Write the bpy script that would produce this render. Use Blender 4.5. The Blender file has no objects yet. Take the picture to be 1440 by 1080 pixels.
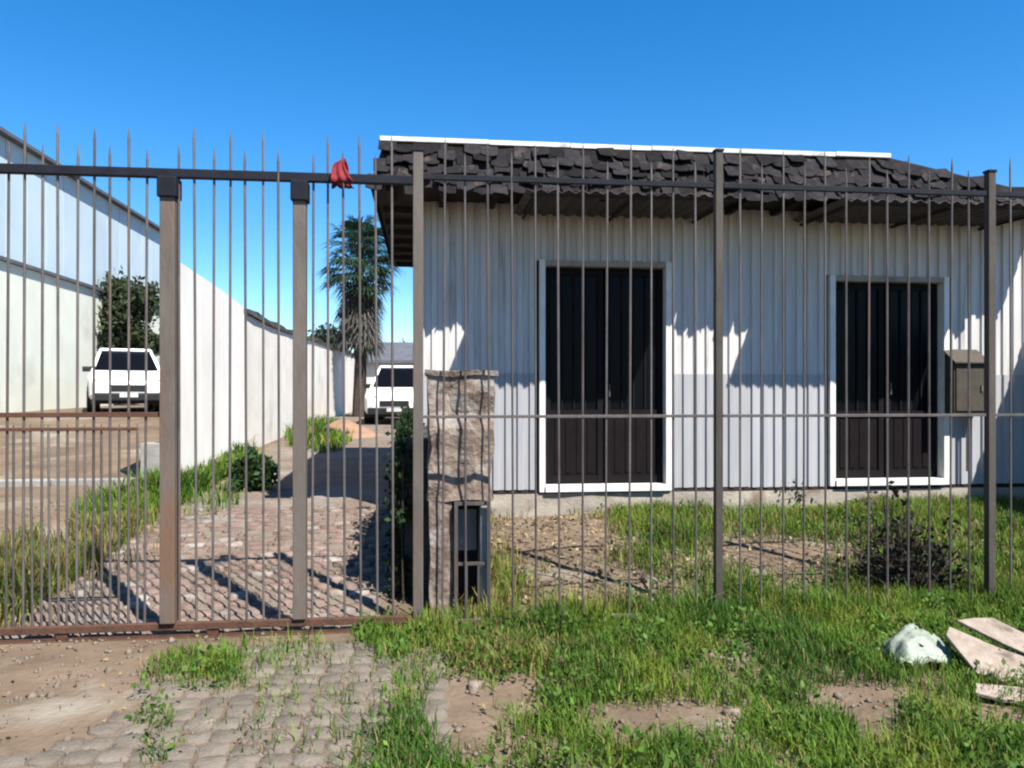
import bpy, bmesh, math, random
import numpy as np
from mathutils import Vector, Matrix, noise as mn

random.seed(7); RNG = np.random.default_rng(7)
R = math.radians
S = bpy.context.scene
COL = S.collection

# ------------------------------------------------------------------ camera
CAMH, FPX, HORZ, YAW = 1.55, 1100.0, 553.0, R(6.3)
cd = bpy.data.cameras.new('camera'); cam = bpy.data.objects.new('camera', cd); COL.objects.link(cam)
cam.location = (0, 0, CAMH); cam.rotation_euler = (R(90), 0, -YAW)
cd.sensor_width = 36; cd.lens = FPX / 1440 * 36; cd.shift_y = (HORZ - 540) / 1440
cd.clip_start = .05; cd.clip_end = 3000
S.camera = cam

# ------------------------------------------------------------------ sky and sun
SUN_EL, SUN_AZ = 53.5, 146.0          # azimuth clockwise from +Y
w = bpy.data.worlds.new('World'); S.world = w; w.use_nodes = True
wn, wl = w.node_tree.nodes, w.node_tree.links
sky = wn.new('ShaderNodeTexSky'); sky.sky_type = 'NISHITA'; sky.sun_disc = False
sky.sun_elevation = R(SUN_EL); sky.sun_rotation = R(SUN_AZ)
sky.altitude = 600; sky.air_density = 1.0; sky.dust_density = 0.15; sky.ozone_density = 4.0
hs = wn.new('ShaderNodeHueSaturation'); hs.inputs['Saturation'].default_value = 1.35
wl.new(sky.outputs[0], hs.inputs['Color']); wl.new(hs.outputs[0], wn['Background'].inputs[0])
wn['Background'].inputs[1].default_value = 0.08
sl = bpy.data.lights.new('sun', 'SUN'); sl.energy = 5.0; sl.angle = R(.53); sl.color = (1, .955, .88)
so = bpy.data.objects.new('sun', sl); COL.objects.link(so)
sd = Vector((math.sin(R(SUN_AZ)) * math.cos(R(SUN_EL)), math.cos(R(SUN_AZ)) * math.cos(R(SUN_EL)), math.sin(R(SUN_EL))))
so.rotation_euler = sd.to_track_quat('Z', 'Y').to_euler(); so.location = sd * 60
S.view_settings.view_transform = 'Standard'; S.view_settings.look = 'None'
S.view_settings.exposure = 1.42; S.view_settings.gamma = 1
S.render.engine = 'CYCLES'
S.cycles.max_bounces = 6
S.cycles.filter_width = 2.2

# ------------------------------------------------------------------ pixel <-> place
CA, SA = math.cos(YAW), math.sin(YAW)
def ray(px, py):
    X, Z = (px - 720) / FPX, (HORZ - py) / FPX
    return Vector((X * CA + SA, -X * SA + CA, Z))
def P(px, py, x=None, y=None, z=None):
    d = ray(px, py)
    t = x / d.x if x is not None else y / d.y if y is not None else (z - CAMH) / d.z
    return Vector((d.x * t, d.y * t, CAMH + d.z * t))
def proj(x, y, z):
    X = x * CA - y * SA; D = np.maximum(x * SA + y * CA, .2)
    return 720 + FPX * X / D, HORZ - FPX * (z - CAMH) / D

# ------------------------------------------------------------------ ground height
_T = RNG.random((256, 256))
def vnoise(x, y):
    x = np.asarray(x, float); y = np.asarray(y, float)
    xi = np.floor(x).astype(int); yi = np.floor(y).astype(int)
    fx = x - xi; fy = y - yi; fx = fx * fx * (3 - 2 * fx); fy = fy * fy * (3 - 2 * fy)
    g = lambda a, b: _T[a % 256, b % 256]
    return (g(xi, yi) * (1 - fx) + g(xi + 1, yi) * fx) * (1 - fy) + (g(xi, yi + 1) * (1 - fx) + g(xi + 1, yi + 1) * fx) * fy
def fbm(x, y, o=4):
    v = 0; a = .5
    for i in range(o):
        v = v + a * vnoise(x * 2 ** i + 17 * i, y * 2 ** i + 31 * i); a *= .5
    return v / (1 - .5 ** o)
def sstep(a, b, v):
    t = np.clip((v - a) / (b - a), 0, 1); return t * t * (3 - 2 * t)
def terrain(x, y):
    x = np.asarray(x, float); y = np.asarray(y, float)
    z = np.interp(y, [0, 5.3, 6.5, 8.5, 10, 13, 20, 26, 60, 400], [0, 0, .09, .27, .33, .47, .66, .74, .8, .8])
    z = z + sstep(-3.3, -5.0, x) * sstep(10.8, 20, y) * .42
    drive = (1 - sstep(-.25, .1, x)) * sstep(-3.2, -2.8, x)
    near = np.where(y < 14, 1.0, .3)
    rough = (1 - drive) * .07 * near + .012
    z = z + (fbm(x * 1.1, y * 1.1) - .5) * rough + (fbm(x * 5, y * 5, 3) - .5) * .022 * (1 - drive) * near
    z = z + sstep(.3, 1.4, x) * sstep(5.0, 5.9, y) * (1 - sstep(7.4, 8.4, y)) * .05
    return z
def tz(x, y): return float(terrain(x, y))
def G(px, py, dz=0):
    """the point of the ground that a pixel sees"""
    z = 0
    for _ in range(12):
        p = P(px, py, z=z); z = tz(p.x, p.y)
    return Vector((p.x, p.y, z + dz))

# ------------------------------------------------------------------ materials
MATS = {}
DIM = .60
KEEP = ('white_sheet', 'grey_sheet', 'wall_white', 'wall_cream', 'car_paint', 'flashing', 'white_paint', 'shed_lower', 'shed_upper')
def pm(name, c1, c2=None, scale=4, rough=.8, bump=.2, bscale=None, spec=.3, metal=0, rnd=0, stretch=None, c3=None, s3=1.2, t3=.6, sharp=.22, voro=0):
    m = bpy.data.materials.new(name); m.use_nodes = True; MATS[name] = m
    N, L = m.node_tree.nodes, m.node_tree.links; b = N['Principled BSDF']
    b.inputs['Roughness'].default_value = rough; b.inputs['Metallic'].default_value = metal
    b.inputs['Specular IOR Level'].default_value = spec
    c2 = c2 or tuple(v * .7 for v in c1)
    if name not in KEEP: c1, c2, c3 = (tuple(v * DIM for v in q) if q else None for q in (c1, c2, c3))
    tc = N.new('ShaderNodeTexCoord'); mp = N.new('ShaderNodeMapping'); L.new(tc.outputs['Object'], mp.inputs[0])
    if stretch: mp.inputs['Scale'].default_value = stretch
    oi = N.new('ShaderNodeObjectInfo')
    if rnd:
        ad = N.new('ShaderNodeVectorMath'); ad.operation = 'MULTIPLY_ADD'
        cmb = N.new('ShaderNodeCombineXYZ')
        for i in range(3): L.new(oi.outputs['Random'], cmb.inputs[i])
        ad.inputs[1].default_value = (37, 53, 71); L.new(cmb.outputs[0], ad.inputs[0]); L.new(mp.outputs[0], ad.inputs[2]); vec = ad.outputs[0]
    else: vec = mp.outputs[0]
    nz = N.new('ShaderNodeTexNoise'); nz.inputs['Scale'].default_value = scale; nz.inputs['Detail'].default_value = 8; nz.inputs['Roughness'].default_value = .65
    L.new(vec, nz.inputs['Vector'])
    rp = N.new('ShaderNodeValToRGB'); rp.color_ramp.elements[0].position = .5 - sharp; rp.color_ramp.elements[1].position = .5 + sharp
    rp.color_ramp.elements[0].color = (*c2, 1); rp.color_ramp.elements[1].color = (*c1, 1)
    L.new(nz.outputs['Fac'], rp.inputs[0]); out = rp.outputs[0]
    if c3:
        n3 = N.new('ShaderNodeTexNoise'); n3.inputs['Scale'].default_value = s3; n3.inputs['Detail'].default_value = 6; n3.inputs['Roughness'].default_value = .6
        L.new(vec, n3.inputs['Vector'])
        r3 = N.new('ShaderNodeValToRGB'); r3.color_ramp.elements[0].position = t3 - .07; r3.color_ramp.elements[1].position = t3 + .07
        L.new(n3.outputs['Fac'], r3.inputs[0])
        mx = N.new('ShaderNodeMix'); mx.data_type = 'RGBA'; L.new(r3.outputs[0], mx.inputs['Factor']); L.new(out, mx.inputs['A']); mx.inputs['B'].default_value = (*c3, 1); out = mx.outputs['Result']
    if rnd:
        h = N.new('ShaderNodeHueSaturation'); ma = N.new('ShaderNodeMapRange'); ma.inputs['To Min'].default_value = 1 - rnd; ma.inputs['To Max'].default_value = 1 + rnd
        L.new(oi.outputs['Random'], ma.inputs[0]); L.new(ma.outputs[0], h.inputs['Value']); L.new(out, h.inputs['Color']); out = h.outputs[0]
    L.new(out, b.inputs['Base Color'])
    if bump:
        bn = N.new('ShaderNodeTexNoise'); bn.inputs['Scale'].default_value = bscale or scale * 5; bn.inputs['Detail'].default_value = 6
        L.new(vec, bn.inputs['Vector']); bp = N.new('ShaderNodeBump'); bp.inputs['Strength'].default_value = bump; bp.inputs['Distance'].default_value = .02
        hgt = bn.outputs['Fac']
        if voro:
            vo = N.new('ShaderNodeTexVoronoi'); vo.feature = 'DISTANCE_TO_EDGE'; vo.inputs['Scale'].default_value = voro; L.new(vec, vo.inputs['Vector'])
            mi = N.new('ShaderNodeMath'); mi.operation = 'MINIMUM'; L.new(vo.outputs['Distance'], mi.inputs[0]); mi.inputs[1].default_value = .12
            a2 = N.new('ShaderNodeMath'); a2.operation = 'MULTIPLY_ADD'; L.new(mi.outputs[0], a2.inputs[0]); a2.inputs[1].default_value = 6; L.new(hgt, a2.inputs[2]); hgt = a2.outputs[0]
        L.new(hgt, bp.inputs['Height']); L.new(bp.outputs[0], b.inputs['Normal'])
    return m
def leafmat(name, rough=.55, trans=.35):
    """foliage: colour comes per leaf from the 'col' attribute"""
    m = bpy.data.materials.new(name); m.use_nodes = True; MATS[name] = m
    N, L = m.node_tree.nodes, m.node_tree.links; b = N['Principled BSDF']; b.inputs['Roughness'].default_value = rough; b.inputs['Specular IOR Level'].default_value = .12
    at = N.new('ShaderNodeAttribute'); at.attribute_name = 'col'; L.new(at.outputs['Color'], b.inputs['Base Color'])
    tr = N.new('ShaderNodeBsdfTranslucent'); L.new(at.outputs['Color'], tr.inputs['Color'])
    mx = N.new('ShaderNodeMixShader'); mx.inputs[0].default_value = trans; L.new(b.outputs[0], mx.inputs[1]); L.new(tr.outputs[0], mx.inputs[2]); L.new(mx.outputs[0], N['Material Output'].inputs[0])
    return m

pm('earth', (.27, .198, .138), (.125, .09, .062), 1.6, .95, .7, 26, .1, c3=(.33, .29, .23), s3=.9, t3=.62)
pm('drive', (.30, .24, .19), (.17, .13, .10), 2.2, .95, .6, 24, .1, c3=(.30, .27, .24), s3=.7, t3=.6, voro=6.5)
pm('paver', (.26, .22, .175), (.15, .125, .10), 9, .92, .6, 60, .15, rnd=.16, c3=(.15, .16, .10), s3=3.0, t3=.68)
pm('cobble', (.33, .235, .19), (.16, .11, .09), 7, .92, .6, 45, .15, rnd=.2, c3=(.36, .33, .30), s3=2.5, t3=.6)
pm('white_sheet', (.48, .465, .45), (.35, .335, .32), 2.2, .5, .08, 30, .35, rnd=.05, stretch=(6, 6, .55), c3=(.24, .19, .16), s3=1.0, t3=.66)
pm('grey_sheet', (.31, .31, .32), (.25, .25, .26), 2.2, .5, .08, 30, .35, rnd=.06, stretch=(6, 6, .55), c3=(.33, .29, .25), s3=1.4, t3=.74)
pm('plaster', (.50, .45, .38), (.34, .29, .24), 4, .92, .4, 30, .15, c3=(.24, .18, .13), s3=2.5, t3=.62)
pm('rough_plaster', (.36, .28, .23), (.14, .10, .08), 7, .94, .8, 28, .1, c3=(.40, .36, .32), s3=3.5, t3=.60, sharp=.12)
pm('shingle', (.028, .024, .025), (.007, .007, .009), 11, .9, .5, 50, .15, rnd=.7, c3=(.075, .055, .045), s3=6, t3=.64)
pm('dark_wood', (.055, .042, .036), (.025, .02, .018), 6, .85, .3, 30, .2, stretch=(1, 1, 1), rnd=.3)
pm('flashing', (.60, .59, .57), (.38, .36, .34), 7, .6, .15, 30, .3, rnd=.15, c3=(.22, .19, .17), s3=3, t3=.66)
pm('awning_sheet', (.13, .10, .09), (.06, .05, .05), 5, .7, .15, 30, .3, rnd=.15)
pm('white_paint', (.62, .61, .59), (.48, .46, .43), 6, .5, .1, 40, .4)
pm('door_steel', (.013, .010, .011), (.007, .006, .007), 5, .7, .1, 30, .1)
pm('door_panel', (.013, .008, .008), (.007, .005, .006), 5, .7, .1, 30, .1)
pm('dark_glass', (.006, .006, .009), (.004, .005, .007), 2, .25, 0, None, .06)
pm('bar_steel', (.16, .14, .13), (.075, .06, .054), 9, .6, .15, 60, .4, rnd=.25, stretch=(1, 1, .4), c3=(.20, .12, .08), s3=3, t3=.66)
pm('post_steel', (.17, .14, .115), (.10, .08, .066), 6, .65, .2, 50, .35, rnd=.12, stretch=(1, 1, .3), c3=(.17, .095, .06), s3=2.2, t3=.63)
pm('dark_post', (.10, .085, .07), (.05, .042, .036), 6, .7, .2, 50, .25, rnd=.12, stretch=(1, 1, .3), c3=(.11, .10, .06), s3=2.2, t3=.63)
pm('rail_steel', (.020, .022, .034), (.010, .011, .017), 8, .75, .1, 50, .15, c3=(.04, .025, .02), s3=4, t3=.66)
pm('rust', (.16, .075, .045), (.075, .04, .028), 12, .85, .3, 60, .2)
pm('wall_white', (.68, .665, .64), (.56, .54, .51), 1.3, .85, .15, 30, .2, c3=(.50, .45, .38), s3=.8, t3=.70, stretch=(1, 1, .6))
pm('wall_cream', (.62, .585, .53), (.48, .45, .40), 1.5, .85, .15, 30, .2, c3=(.42, .37, .32), s3=.9, t3=.66)
pm('concrete', (.42, .40, .37), (.28, .26, .24), 5, .9, .3, 40, .15, rnd=.1)
pm('mossy', (.12, .12, .11), (.055, .06, .05), 5, .95, .5, 30, .1)
pm('shed_lower', (.56, .575, .50), (.46, .475, .41), .8, .8, .1, 10, .2, c3=(.40, .40, .34), s3=.5, t3=.68)
pm('shed_upper', (.40, .49, .545), (.34, .42, .47), .7, .6, .08, 10, .3, rnd=.06)
pm('shed_roof', (.16, .17, .19), (.09, .095, .11), 2, .7, .1, 10, .3)
pm('car_paint', (.80, .80, .80), (.76, .76, .76), 2, .25, 0, None, .5)
pm('black_trim', (.02, .02, .021), (.012, .012, .013), 8, .6, 0, None, .3)
pm('tyre', (.025, .024, .023), (.015, .015, .015), 10, .85, .2, 60, .2)
pm('alloy', (.45, .45, .46), (.35, .35, .36), 8, .35, 0, None, .5, metal=.7)
pm('lamp_glass', (.6, .62, .65), (.4, .42, .45), 8, .1, 0, None, .6)
pm('plate', (.7, .7, .66), (.6, .6, .58), 8, .5, 0)
pm('bark', (.13, .10, .075), (.065, .05, .04), 8, .95, .6, 40, .1, stretch=(1, 1, .3))
pm('twig', (.075, .055, .045), (.035, .028, .026), 10, .95, .3, 40, .1)
pm('red_cloth', (.38, .035, .03), (.12, .015, .03), 14, .8, .2, 60, .2)
pm('plastic_sheet', (.40, .44, .36), (.20, .24, .18), 9, .5, .6, 16, .35)
pm('board', (.46, .385, .32), (.26, .20, .155), 11, .9, .6, 30, .15, rnd=.12, c3=(.14, .11, .085), s3=6, t3=.64)
pm('sand', (.42, .26, .17), (.28, .17, .11), 4, .95, .4, 40, .1)
pm('stone', (.36, .29, .23), (.19, .15, .115), 12, .9, .4, 40, .15, rnd=.25)
pm('box_metal', (.10, .08, .058), (.045, .038, .03), 6, .7, .15, 40, .3)
pm('grey_box', (.38, .37, .35), (.24, .23, .22), 7, .8, .25, 40, .25)
pm('house_white', (.78, .77, .74), (.68, .67, .64), 2, .8, .1, 10, .2)
leafmat('leaf'); leafmat('grass', .6, .3)

# ------------------------------------------------------------------ object helpers
def link(o, parent=None):
    COL.objects.link(o)
    if parent is not None: o.parent = parent
    return o
def tag(o, label=None, cat=None, group=None, kind=None):
    if label: o['label'] = label
    if cat: o['category'] = cat
    if group: o['group'] = group
    if kind: o['kind'] = kind
    return o
def empty(name, loc, label, cat, group=None, rz=0):
    o = bpy.data.objects.new(name, None); o.location = loc; o.rotation_euler = (0, 0, rz); o.empty_display_size = .1
    return tag(link(o), label, cat, group)
class MB:
    def __init__(s): s.v = []; s.f = []
    def box(s, x0, x1, y0, y1, z0, z1):
        n = len(s.v)
        s.v += [(x0, y0, z0), (x1, y0, z0), (x1, y1, z0), (x0, y1, z0), (x0, y0, z1), (x1, y0, z1), (x1, y1, z1), (x0, y1, z1)]
        s.f += [tuple(n + i for i in q) for q in ((3, 2, 1, 0), (4, 5, 6, 7), (0, 1, 5, 4), (1, 2, 6, 5), (2, 3, 7, 6), (3, 0, 4, 7))]
        return s
    def tube(s, pts, rad, k=8, cap=True):
        pts = [Vector(p) for p in pts]; n0 = len(s.v)
        for i, p in enumerate(pts):
            d = (pts[min(i + 1, len(pts) - 1)] - pts[max(i - 1, 0)]).normalized()
            a = d.cross(Vector((0, 0, 1)) if abs(d.z) < .9 else Vector((1, 0, 0))).normalized(); b = d.cross(a)
            r = rad[i] if isinstance(rad, (list, tuple)) else rad
            for j in range(k):
                t = 2 * math.pi * j / k; s.v.append(tuple(p + a * (math.cos(t) * r) + b * (math.sin(t) * r)))
        for i in range(len(pts) - 1):
            for j in range(k):
                a = n0 + i * k + j; b = n0 + i * k + (j + 1) % k
                s.f.append((a, a + k, b + k, b))
        if cap:
            s.f.append(tuple(n0 + j for j in range(k))); e = n0 + (len(pts) - 1) * k; s.f.append(tuple(e + j for j in reversed(range(k))))
        return s
    def prism(s, poly, f0, f1):
        """poly: list of 2-D points; f0, f1 map a point to the two 3-D ends"""
        n = len(s.v); k = len(poly)
        s.v += [tuple(f0(*p)) for p in poly] + [tuple(f1(*p)) for p in poly]
        s.f += [tuple(range(n, n + k)), tuple(range(n + 2 * k - 1, n + k - 1, -1))]
        for i in range(k):
            j = (i + 1) % k; s.f.append((n + i, n + k + i, n + k + j, n + j))
        return s
    def quad(s, a, b, c, d):
        n = len(s.v); s.v += [tuple(a), tuple(b), tuple(c), tuple(d)]; s.f.append((n, n + 1, n + 2, n + 3)); return s
    def mesh(s, name, m, smooth=False):
        me = bpy.data.meshes.new(name); me.from_pydata(s.v, [], s.f)
        bm = bmesh.new(); bm.from_mesh(me); bmesh.ops.recalc_face_normals(bm, faces=bm.faces); bm.to_mesh(me); bm.free()
        me.materials.append(MATS[m])
        if smooth: me.polygons.foreach_set('use_smooth', [True] * len(me.polygons))
        me.update(); return me
    def build(s, name, m, parent=None, loc=None, rz=0, bevel=0, smooth=False):
        o = bpy.data.objects.new(name, s.mesh(name, m, smooth))
        if loc is not None: o.location = loc
        o.rotation_euler.z = rz
        if bevel:
            b = o.modifiers.new('bevel', 'BEVEL'); b.width = bevel; b.segments = 2; b.limit_method = 'ANGLE'
        return link(o, parent)
def sheet_obj(name, verts, faces, m, cols=None, parent=None, smooth=False):
    """big numpy mesh; faces all the same size"""
    verts = np.asarray(verts, np.float32); faces = np.asarray(faces, np.int32)
    me = bpy.data.meshes.new(name); k = faces.shape[1]
    me.vertices.add(len(verts)); me.vertices.foreach_set('co', verts.ravel())
    me.loops.add(faces.size); me.loops.foreach_set('vertex_index', faces.ravel())
    me.polygons.add(len(faces)); me.polygons.foreach_set('loop_start', np.arange(0, faces.size, k, dtype=np.int32))
    me.update(calc_edges=True)
    if cols is not None:
        at = me.color_attributes.new('col', 'FLOAT_COLOR', 'POINT')
        at.data.foreach_set('color', np.concatenate([np.asarray(cols) * .72, np.ones((len(cols), 1))], 1).astype(np.float32).ravel())
    if smooth: me.polygons.foreach_set('use_smooth', np.ones(len(faces), bool))
    me.materials.append(MATS[m]); me.validate()
    return link(bpy.data.objects.new(name, me), parent)
def inst(o, name, loc, rot=(0, 0, 0), scale=(1, 1, 1), parent=None):
    c = bpy.data.objects.new(name, o if isinstance(o, bpy.types.Mesh) else o.data); c.location = loc; c.rotation_euler = rot; c.scale = scale
    return link(c, parent)
def copy_tree(o, parent=None):
    c = o.copy(); COL.objects.link(c); c.parent = parent
    for ch in list(o.children): copy_tree(ch, c)
    return c

def blocky(mb, rough, cuts=3):
    bm = bmesh.new(); me = bpy.data.meshes.new('t'); me.from_pydata(mb.v, [], mb.f); bm.from_mesh(me); bmesh.ops.recalc_face_normals(bm, faces=bm.faces)
    bmesh.ops.subdivide_edges(bm, edges=bm.edges, cuts=cuts, use_grid_fill=True)
    for v in bm.verts:
        q = v.co * 6; v.co += Vector((mn.noise(q), mn.noise(q + Vector((9, 0, 0))), mn.noise(q + Vector((0, 9, 0))) * .5)) * rough
    mb.v = [tuple(v.co) for v in bm.verts]; bm.verts.index_update(); mb.f = [tuple(v.index for v in f.verts) for f in bm.faces]; bm.free(); return mb

# ------------------------------------------------------------------ setting: ground, driveway, pavement
FY = 5.17                      # the fence line
BY = 8.30                      # the building's front
def axis(knots):
    out = []
    for a, b, st in knots: out += list(np.arange(a, b, st))
    return np.array(out + [knots[-1][1]])
xs = axis([(-900, -200, 100), (-200, -40, 20), (-40, -12, 2), (-12, -4, .25), (-4, 8, .06), (8, 14, .5), (14, 40, 4), (40, 200, 20), (200, 900, 100)])
ys = axis([(-60, -6, 6), (-6, 2, .5), (2, 9.4, .06), (9.4, 14, .2), (14, 40, 1), (40, 100, 5), (100, 300, 20), (300, 1500, 100)])
X, Y = np.meshgrid(xs, ys); Z = terrain(X, Y)
nx = len(xs); idx = np.arange(len(ys) * nx).reshape(len(ys), nx)
F = np.stack([idx[:-1, :-1], idx[:-1, 1:], idx[1:, 1:], idx[1:, :-1]], -1).reshape(-1, 4)
ground = sheet_obj('ground', np.stack([X, Y, Z], -1).reshape(-1, 3), F, 'earth', smooth=True); tag(ground, kind='structure')

# driveway: an earth-and-stone lane with a ragged edge
ny = 120; dy = np.concatenate([np.linspace(5.19, 14, 90), np.linspace(14.4, 48, 30)])
U = np.linspace(0, 1, 26); V = []
for y in dy:
    l = -2.95 + (float(fbm(y * 1.3, 4.2)) - .5) * .5; r = -.32 + (float(fbm(y * 1.3, 9.2)) - .5) * .2
    if y > 17: r = r + min(1, (y - 17) / 2) * 2.4
    for u in U:
        x = l + (r - l) * u; V.append((x, y, tz(x, y) + .006))
idx = np.arange(ny * 26).reshape(ny, 26)
F = np.stack([idx[:-1, :-1], idx[:-1, 1:], idx[1:, 1:], idx[1:, :-1]], -1).reshape(-1, 4)
drive = tag(sheet_obj('driveway', V, F, 'drive', smooth=True), kind='structure')
def stone_mesh(name, m, sx, sy, h, seed, rough=.012, k=9):
    rr = random.Random(seed); mb = MB(); n = 10; ring = []
    for i in range(n):
        t = 2 * math.pi * (i + .5) / n; c, s_ = math.cos(t), math.sin(t)
        e = .45; ring.append((sx / 2 * math.copysign(abs(c) ** e, c) + rr.uniform(-rough, rough), sy / 2 * math.copysign(abs(s_) ** e, s_) + rr.uniform(-rough, rough)))
    for zz, sc in ((-.04, 1), (h * .5, .995), (h, .9)):
        for p in ring: mb.v.append((p[0] * sc, p[1] * sc, zz + (rr.uniform(-.003, .003) if zz == h else 0)))
    mb.v.append((0, 0, h + .003))
    for l in range(2):
        for i in range(n): j = (i + 1) % n; mb.f.append((l * n + i, l * n + j, l * n + n + j, l * n + n + i))
    for i in range(n): mb.f.append((2 * n + i, 2 * n + (i + 1) % n, 3 * n))
    return mb.mesh(name, m, True)
cob = [stone_mesh('cobble', 'cobble', .165, .165, .016, s) for s in range(5)]
cnt = 0
for j in range(21):
    for i in range(15):
        x = -2.78 + i * .175 + (j % 2) * .06 + random.uniform(-.015, .015); y = 5.27 + j * .175 + random.uniform(-.015, .015)
        if cnt >= 290 or random.random() < .08 + .012 * j or x > -.42: continue
        inst(random.choice(cob), 'cobble', (x, y, tz(x, y) + random.uniform(-.002, .008)), (random.uniform(-.04, .04), random.uniform(-.04, .04) + 0, random.choice((0, math.pi / 2, math.pi)) + random.uniform(-.1, .1)), (random.uniform(.85, 1.05), random.uniform(.85, 1.05), 1), drive); cnt += 1
# worn paved strip in front of the gate
mb = MB()
N1 = 40; pv = []
px0, px1, py0, py1 = -2.75, .12, 2.6, 4.86
for j in range(N1):
    for i in range(N1):
        x = px0 + (px1 - px0) * i / (N1 - 1); y = py0 + (py1 - py0) * j / (N1 - 1); pv.append((x + (float(fbm(y * 3, 1)) - .5) * .1 * (i in (0, N1 - 1)), y, tz(x, y) + .004))
idx = np.arange(N1 * N1).reshape(N1, N1)
F = np.stack([idx[:-1, :-1], idx[:-1, 1:], idx[1:, 1:], idx[1:, :-1]], -1).reshape(-1, 4)
pave = tag(sheet_obj('pavement', pv, F, 'earth', smooth=True), kind='structure')
pav = [stone_mesh('paver', 'paver',   .131, .131, .010, 40 + s, .006) for s in range(5)]
cnt = 0
for j in range(17):
    for i in range(21):
        x = px0 + .07 + i * .136 + (j % 2) * .02 + random.uniform(-.004, .004); y = py0 + .08 + j * .136 + random.uniform(-.004, .004)
        if x > px1 - .05: continue
        bury = float(fbm(x * 1.7 + 3, y * 1.7)) ; left = float(sstep(-.7, -1.8, np.array(x)))
        if bury + left * .34 > .63 or cnt >= 298: continue
        inst(random.choice(pav), 'paver', (x, y, tz(x, y) + .004 - .012 * max(0, bury + left * .3 - .5) + random.uniform(-.008, .004)), (random.uniform(-.05, .05), random.uniform(-.05, .05), random.choice((0, 1, 2, 3)) * math.pi / 2 + random.uniform(-.05, .05)), (1, 1, 1), pave); cnt += 1

# ------------------------------------------------------------------ the corrugated building
B = empty('corrugated_building', (3, BY, .3), 'low white corrugated metal building with dark shingled eave and two dark doors', 'building')
BO = Vector(B.location)
def bpart(mb, name, m, parent=B, bevel=0, smooth=False):
    mb.v = [tuple(Vector(v) - BO) for v in mb.v]
    return mb.build(name, m, parent, None, 0, bevel, smooth)
BX0, BX1, BDEPTH = -.10, 9.2, 4.3
ZS0, ZS1, ZTOP = P(850, 687, y=BY).z, 1.76, 3.60
PITCH, RIB = .13, .024
D1 = (P(766, 600, y=BY).x, P(935, 600, y=BY).x, P(850, 681, y=BY).z, P(850, 376, y=BY).z)
D2 = (P(1172, 600, y=BY).x, P(1324, 600, y=BY).x, P(1245, 673, y=BY).z, P(1245, 397, y=BY).z)
def corr(x0, x1, z0, z1, y, slope=None):
    """box-rib sheet between two x; ribs stay on one grid"""
    pr = []
    k0 = math.floor(x0 / PITCH) - 1
    for k in range(k0, int(x1 / PITCH) + 2):
        b = k * PITCH
        pr += [(b, 0), (b + .052, 0), (b + .066, RIB), (b + .116, RIB)]
    def at(x):
        for (a, da), (c, dc) in zip(pr, pr[1:]):
            if a <= x <= c: return da + (dc - da) * (x - a) / max(c - a, 1e-6)
        return 0
    q = [(x0, at(x0))] + [p for p in pr if x0 + .001 < p[0] < x1 - .001] + [(x1, at(x1))]
    mb = MB()
    for (x, d) in q: mb.v += [(x, y - d, z0), (x, y - d, z1)]
    for i in range(len(q) - 1): mb.f.append((2 * i, 2 * i + 2, 2 * i + 3, 2 * i + 1))
    n = len(mb.v)
    mb.v += [(x, yy + .004, z) for x, yy, z in mb.v]
    for i in range(len(q) - 1): mb.f.append((n + 2 * i + 1, n + 2 * i + 3, n + 2 * i + 2, n + 2 * i))
    for z in (0, 1):
        for i in range(len(q) - 1): mb.f.append((2 * i + z, 2 * i + 2 + z, n + 2 * i + 2 + z, n + 2 * i + z))
    return mb
def sheets(x0, x1, z0, z1, y, m, name):
    n = max(1, round((x1 - x0) / .91)); ed = [x0 + (x1 - x0) * i / n for i in range(n + 1)]
    for i in range(n):
        a = ed[i] if i == 0 else round(ed[i] / PITCH) * PITCH + .026
        c = ed[i + 1] if i == n - 1 else round(ed[i + 1] / PITCH) * PITCH + .024
        bpart(corr(a, c, z0 + random.uniform(-.006, .006), z1, y + .002 * (i % 2)), name, m)
for (a, c) in ((BX0, D1[0] - .09), (D1[1] + .09, D2[0] - .09), (D2[1] + .09, BX1)):
    sheets(a, c, ZS1 - .03, ZTOP, BY, 'white_sheet', 'wall_sheet')
    sheets(a, c, ZS0, ZS1, BY - .012, 'grey_sheet', 'lower_wall_sheet')
for D in (D1, D2): sheets(D[0] - .09, D[1] + .09, D[3] + .066, ZTOP, BY, 'white_sheet', 'wall_sheet')
bpart(MB().box(BX0, BX0 + .12, BY + .01, BY + BDEPTH, .2, ZTOP), 'side_wall', 'white_sheet')
bpart(MB().box(BX1 - .12, BX1, BY + .01, BY + BDEPTH, .2, ZTOP), 'side_wall', 'white_sheet')
bpart(MB().box(BX0, BX1, BY + BDEPTH, BY + BDEPTH + .12, .2, ZTOP), 'rear_wall', 'white_sheet')
bpart(blocky(MB().box(BX0 + .02, BX1 - .02, BY - .03, BY + .16, -.1, ZS0 - .045), .02, 24), 'plinth', 'plaster')
bpart(MB().box(BX0 + .13, BX1 - .13, BY + .17, BY + BDEPTH - .02, ZS0 - .12, ZS0 - .02), 'floor_slab', 'concrete')
bpart(MB().box(BX0 - .01, BX0 + .05, BY - .045, BY + .02, ZS0, ZTOP), 'corner_trim', 'dark_wood')
# under-sheet drip rail
for (a, c) in ((BX0 + .06, D1[0] - .1), (D1[1] + .1, D2[0] - .1), (D2[1] + .1, BX1)):
    bpart(MB().box(a, c, BY - .02, BY + .011, ZS0 - .035, ZS0 - .012), 'base_rail', 'dark_wood')
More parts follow.
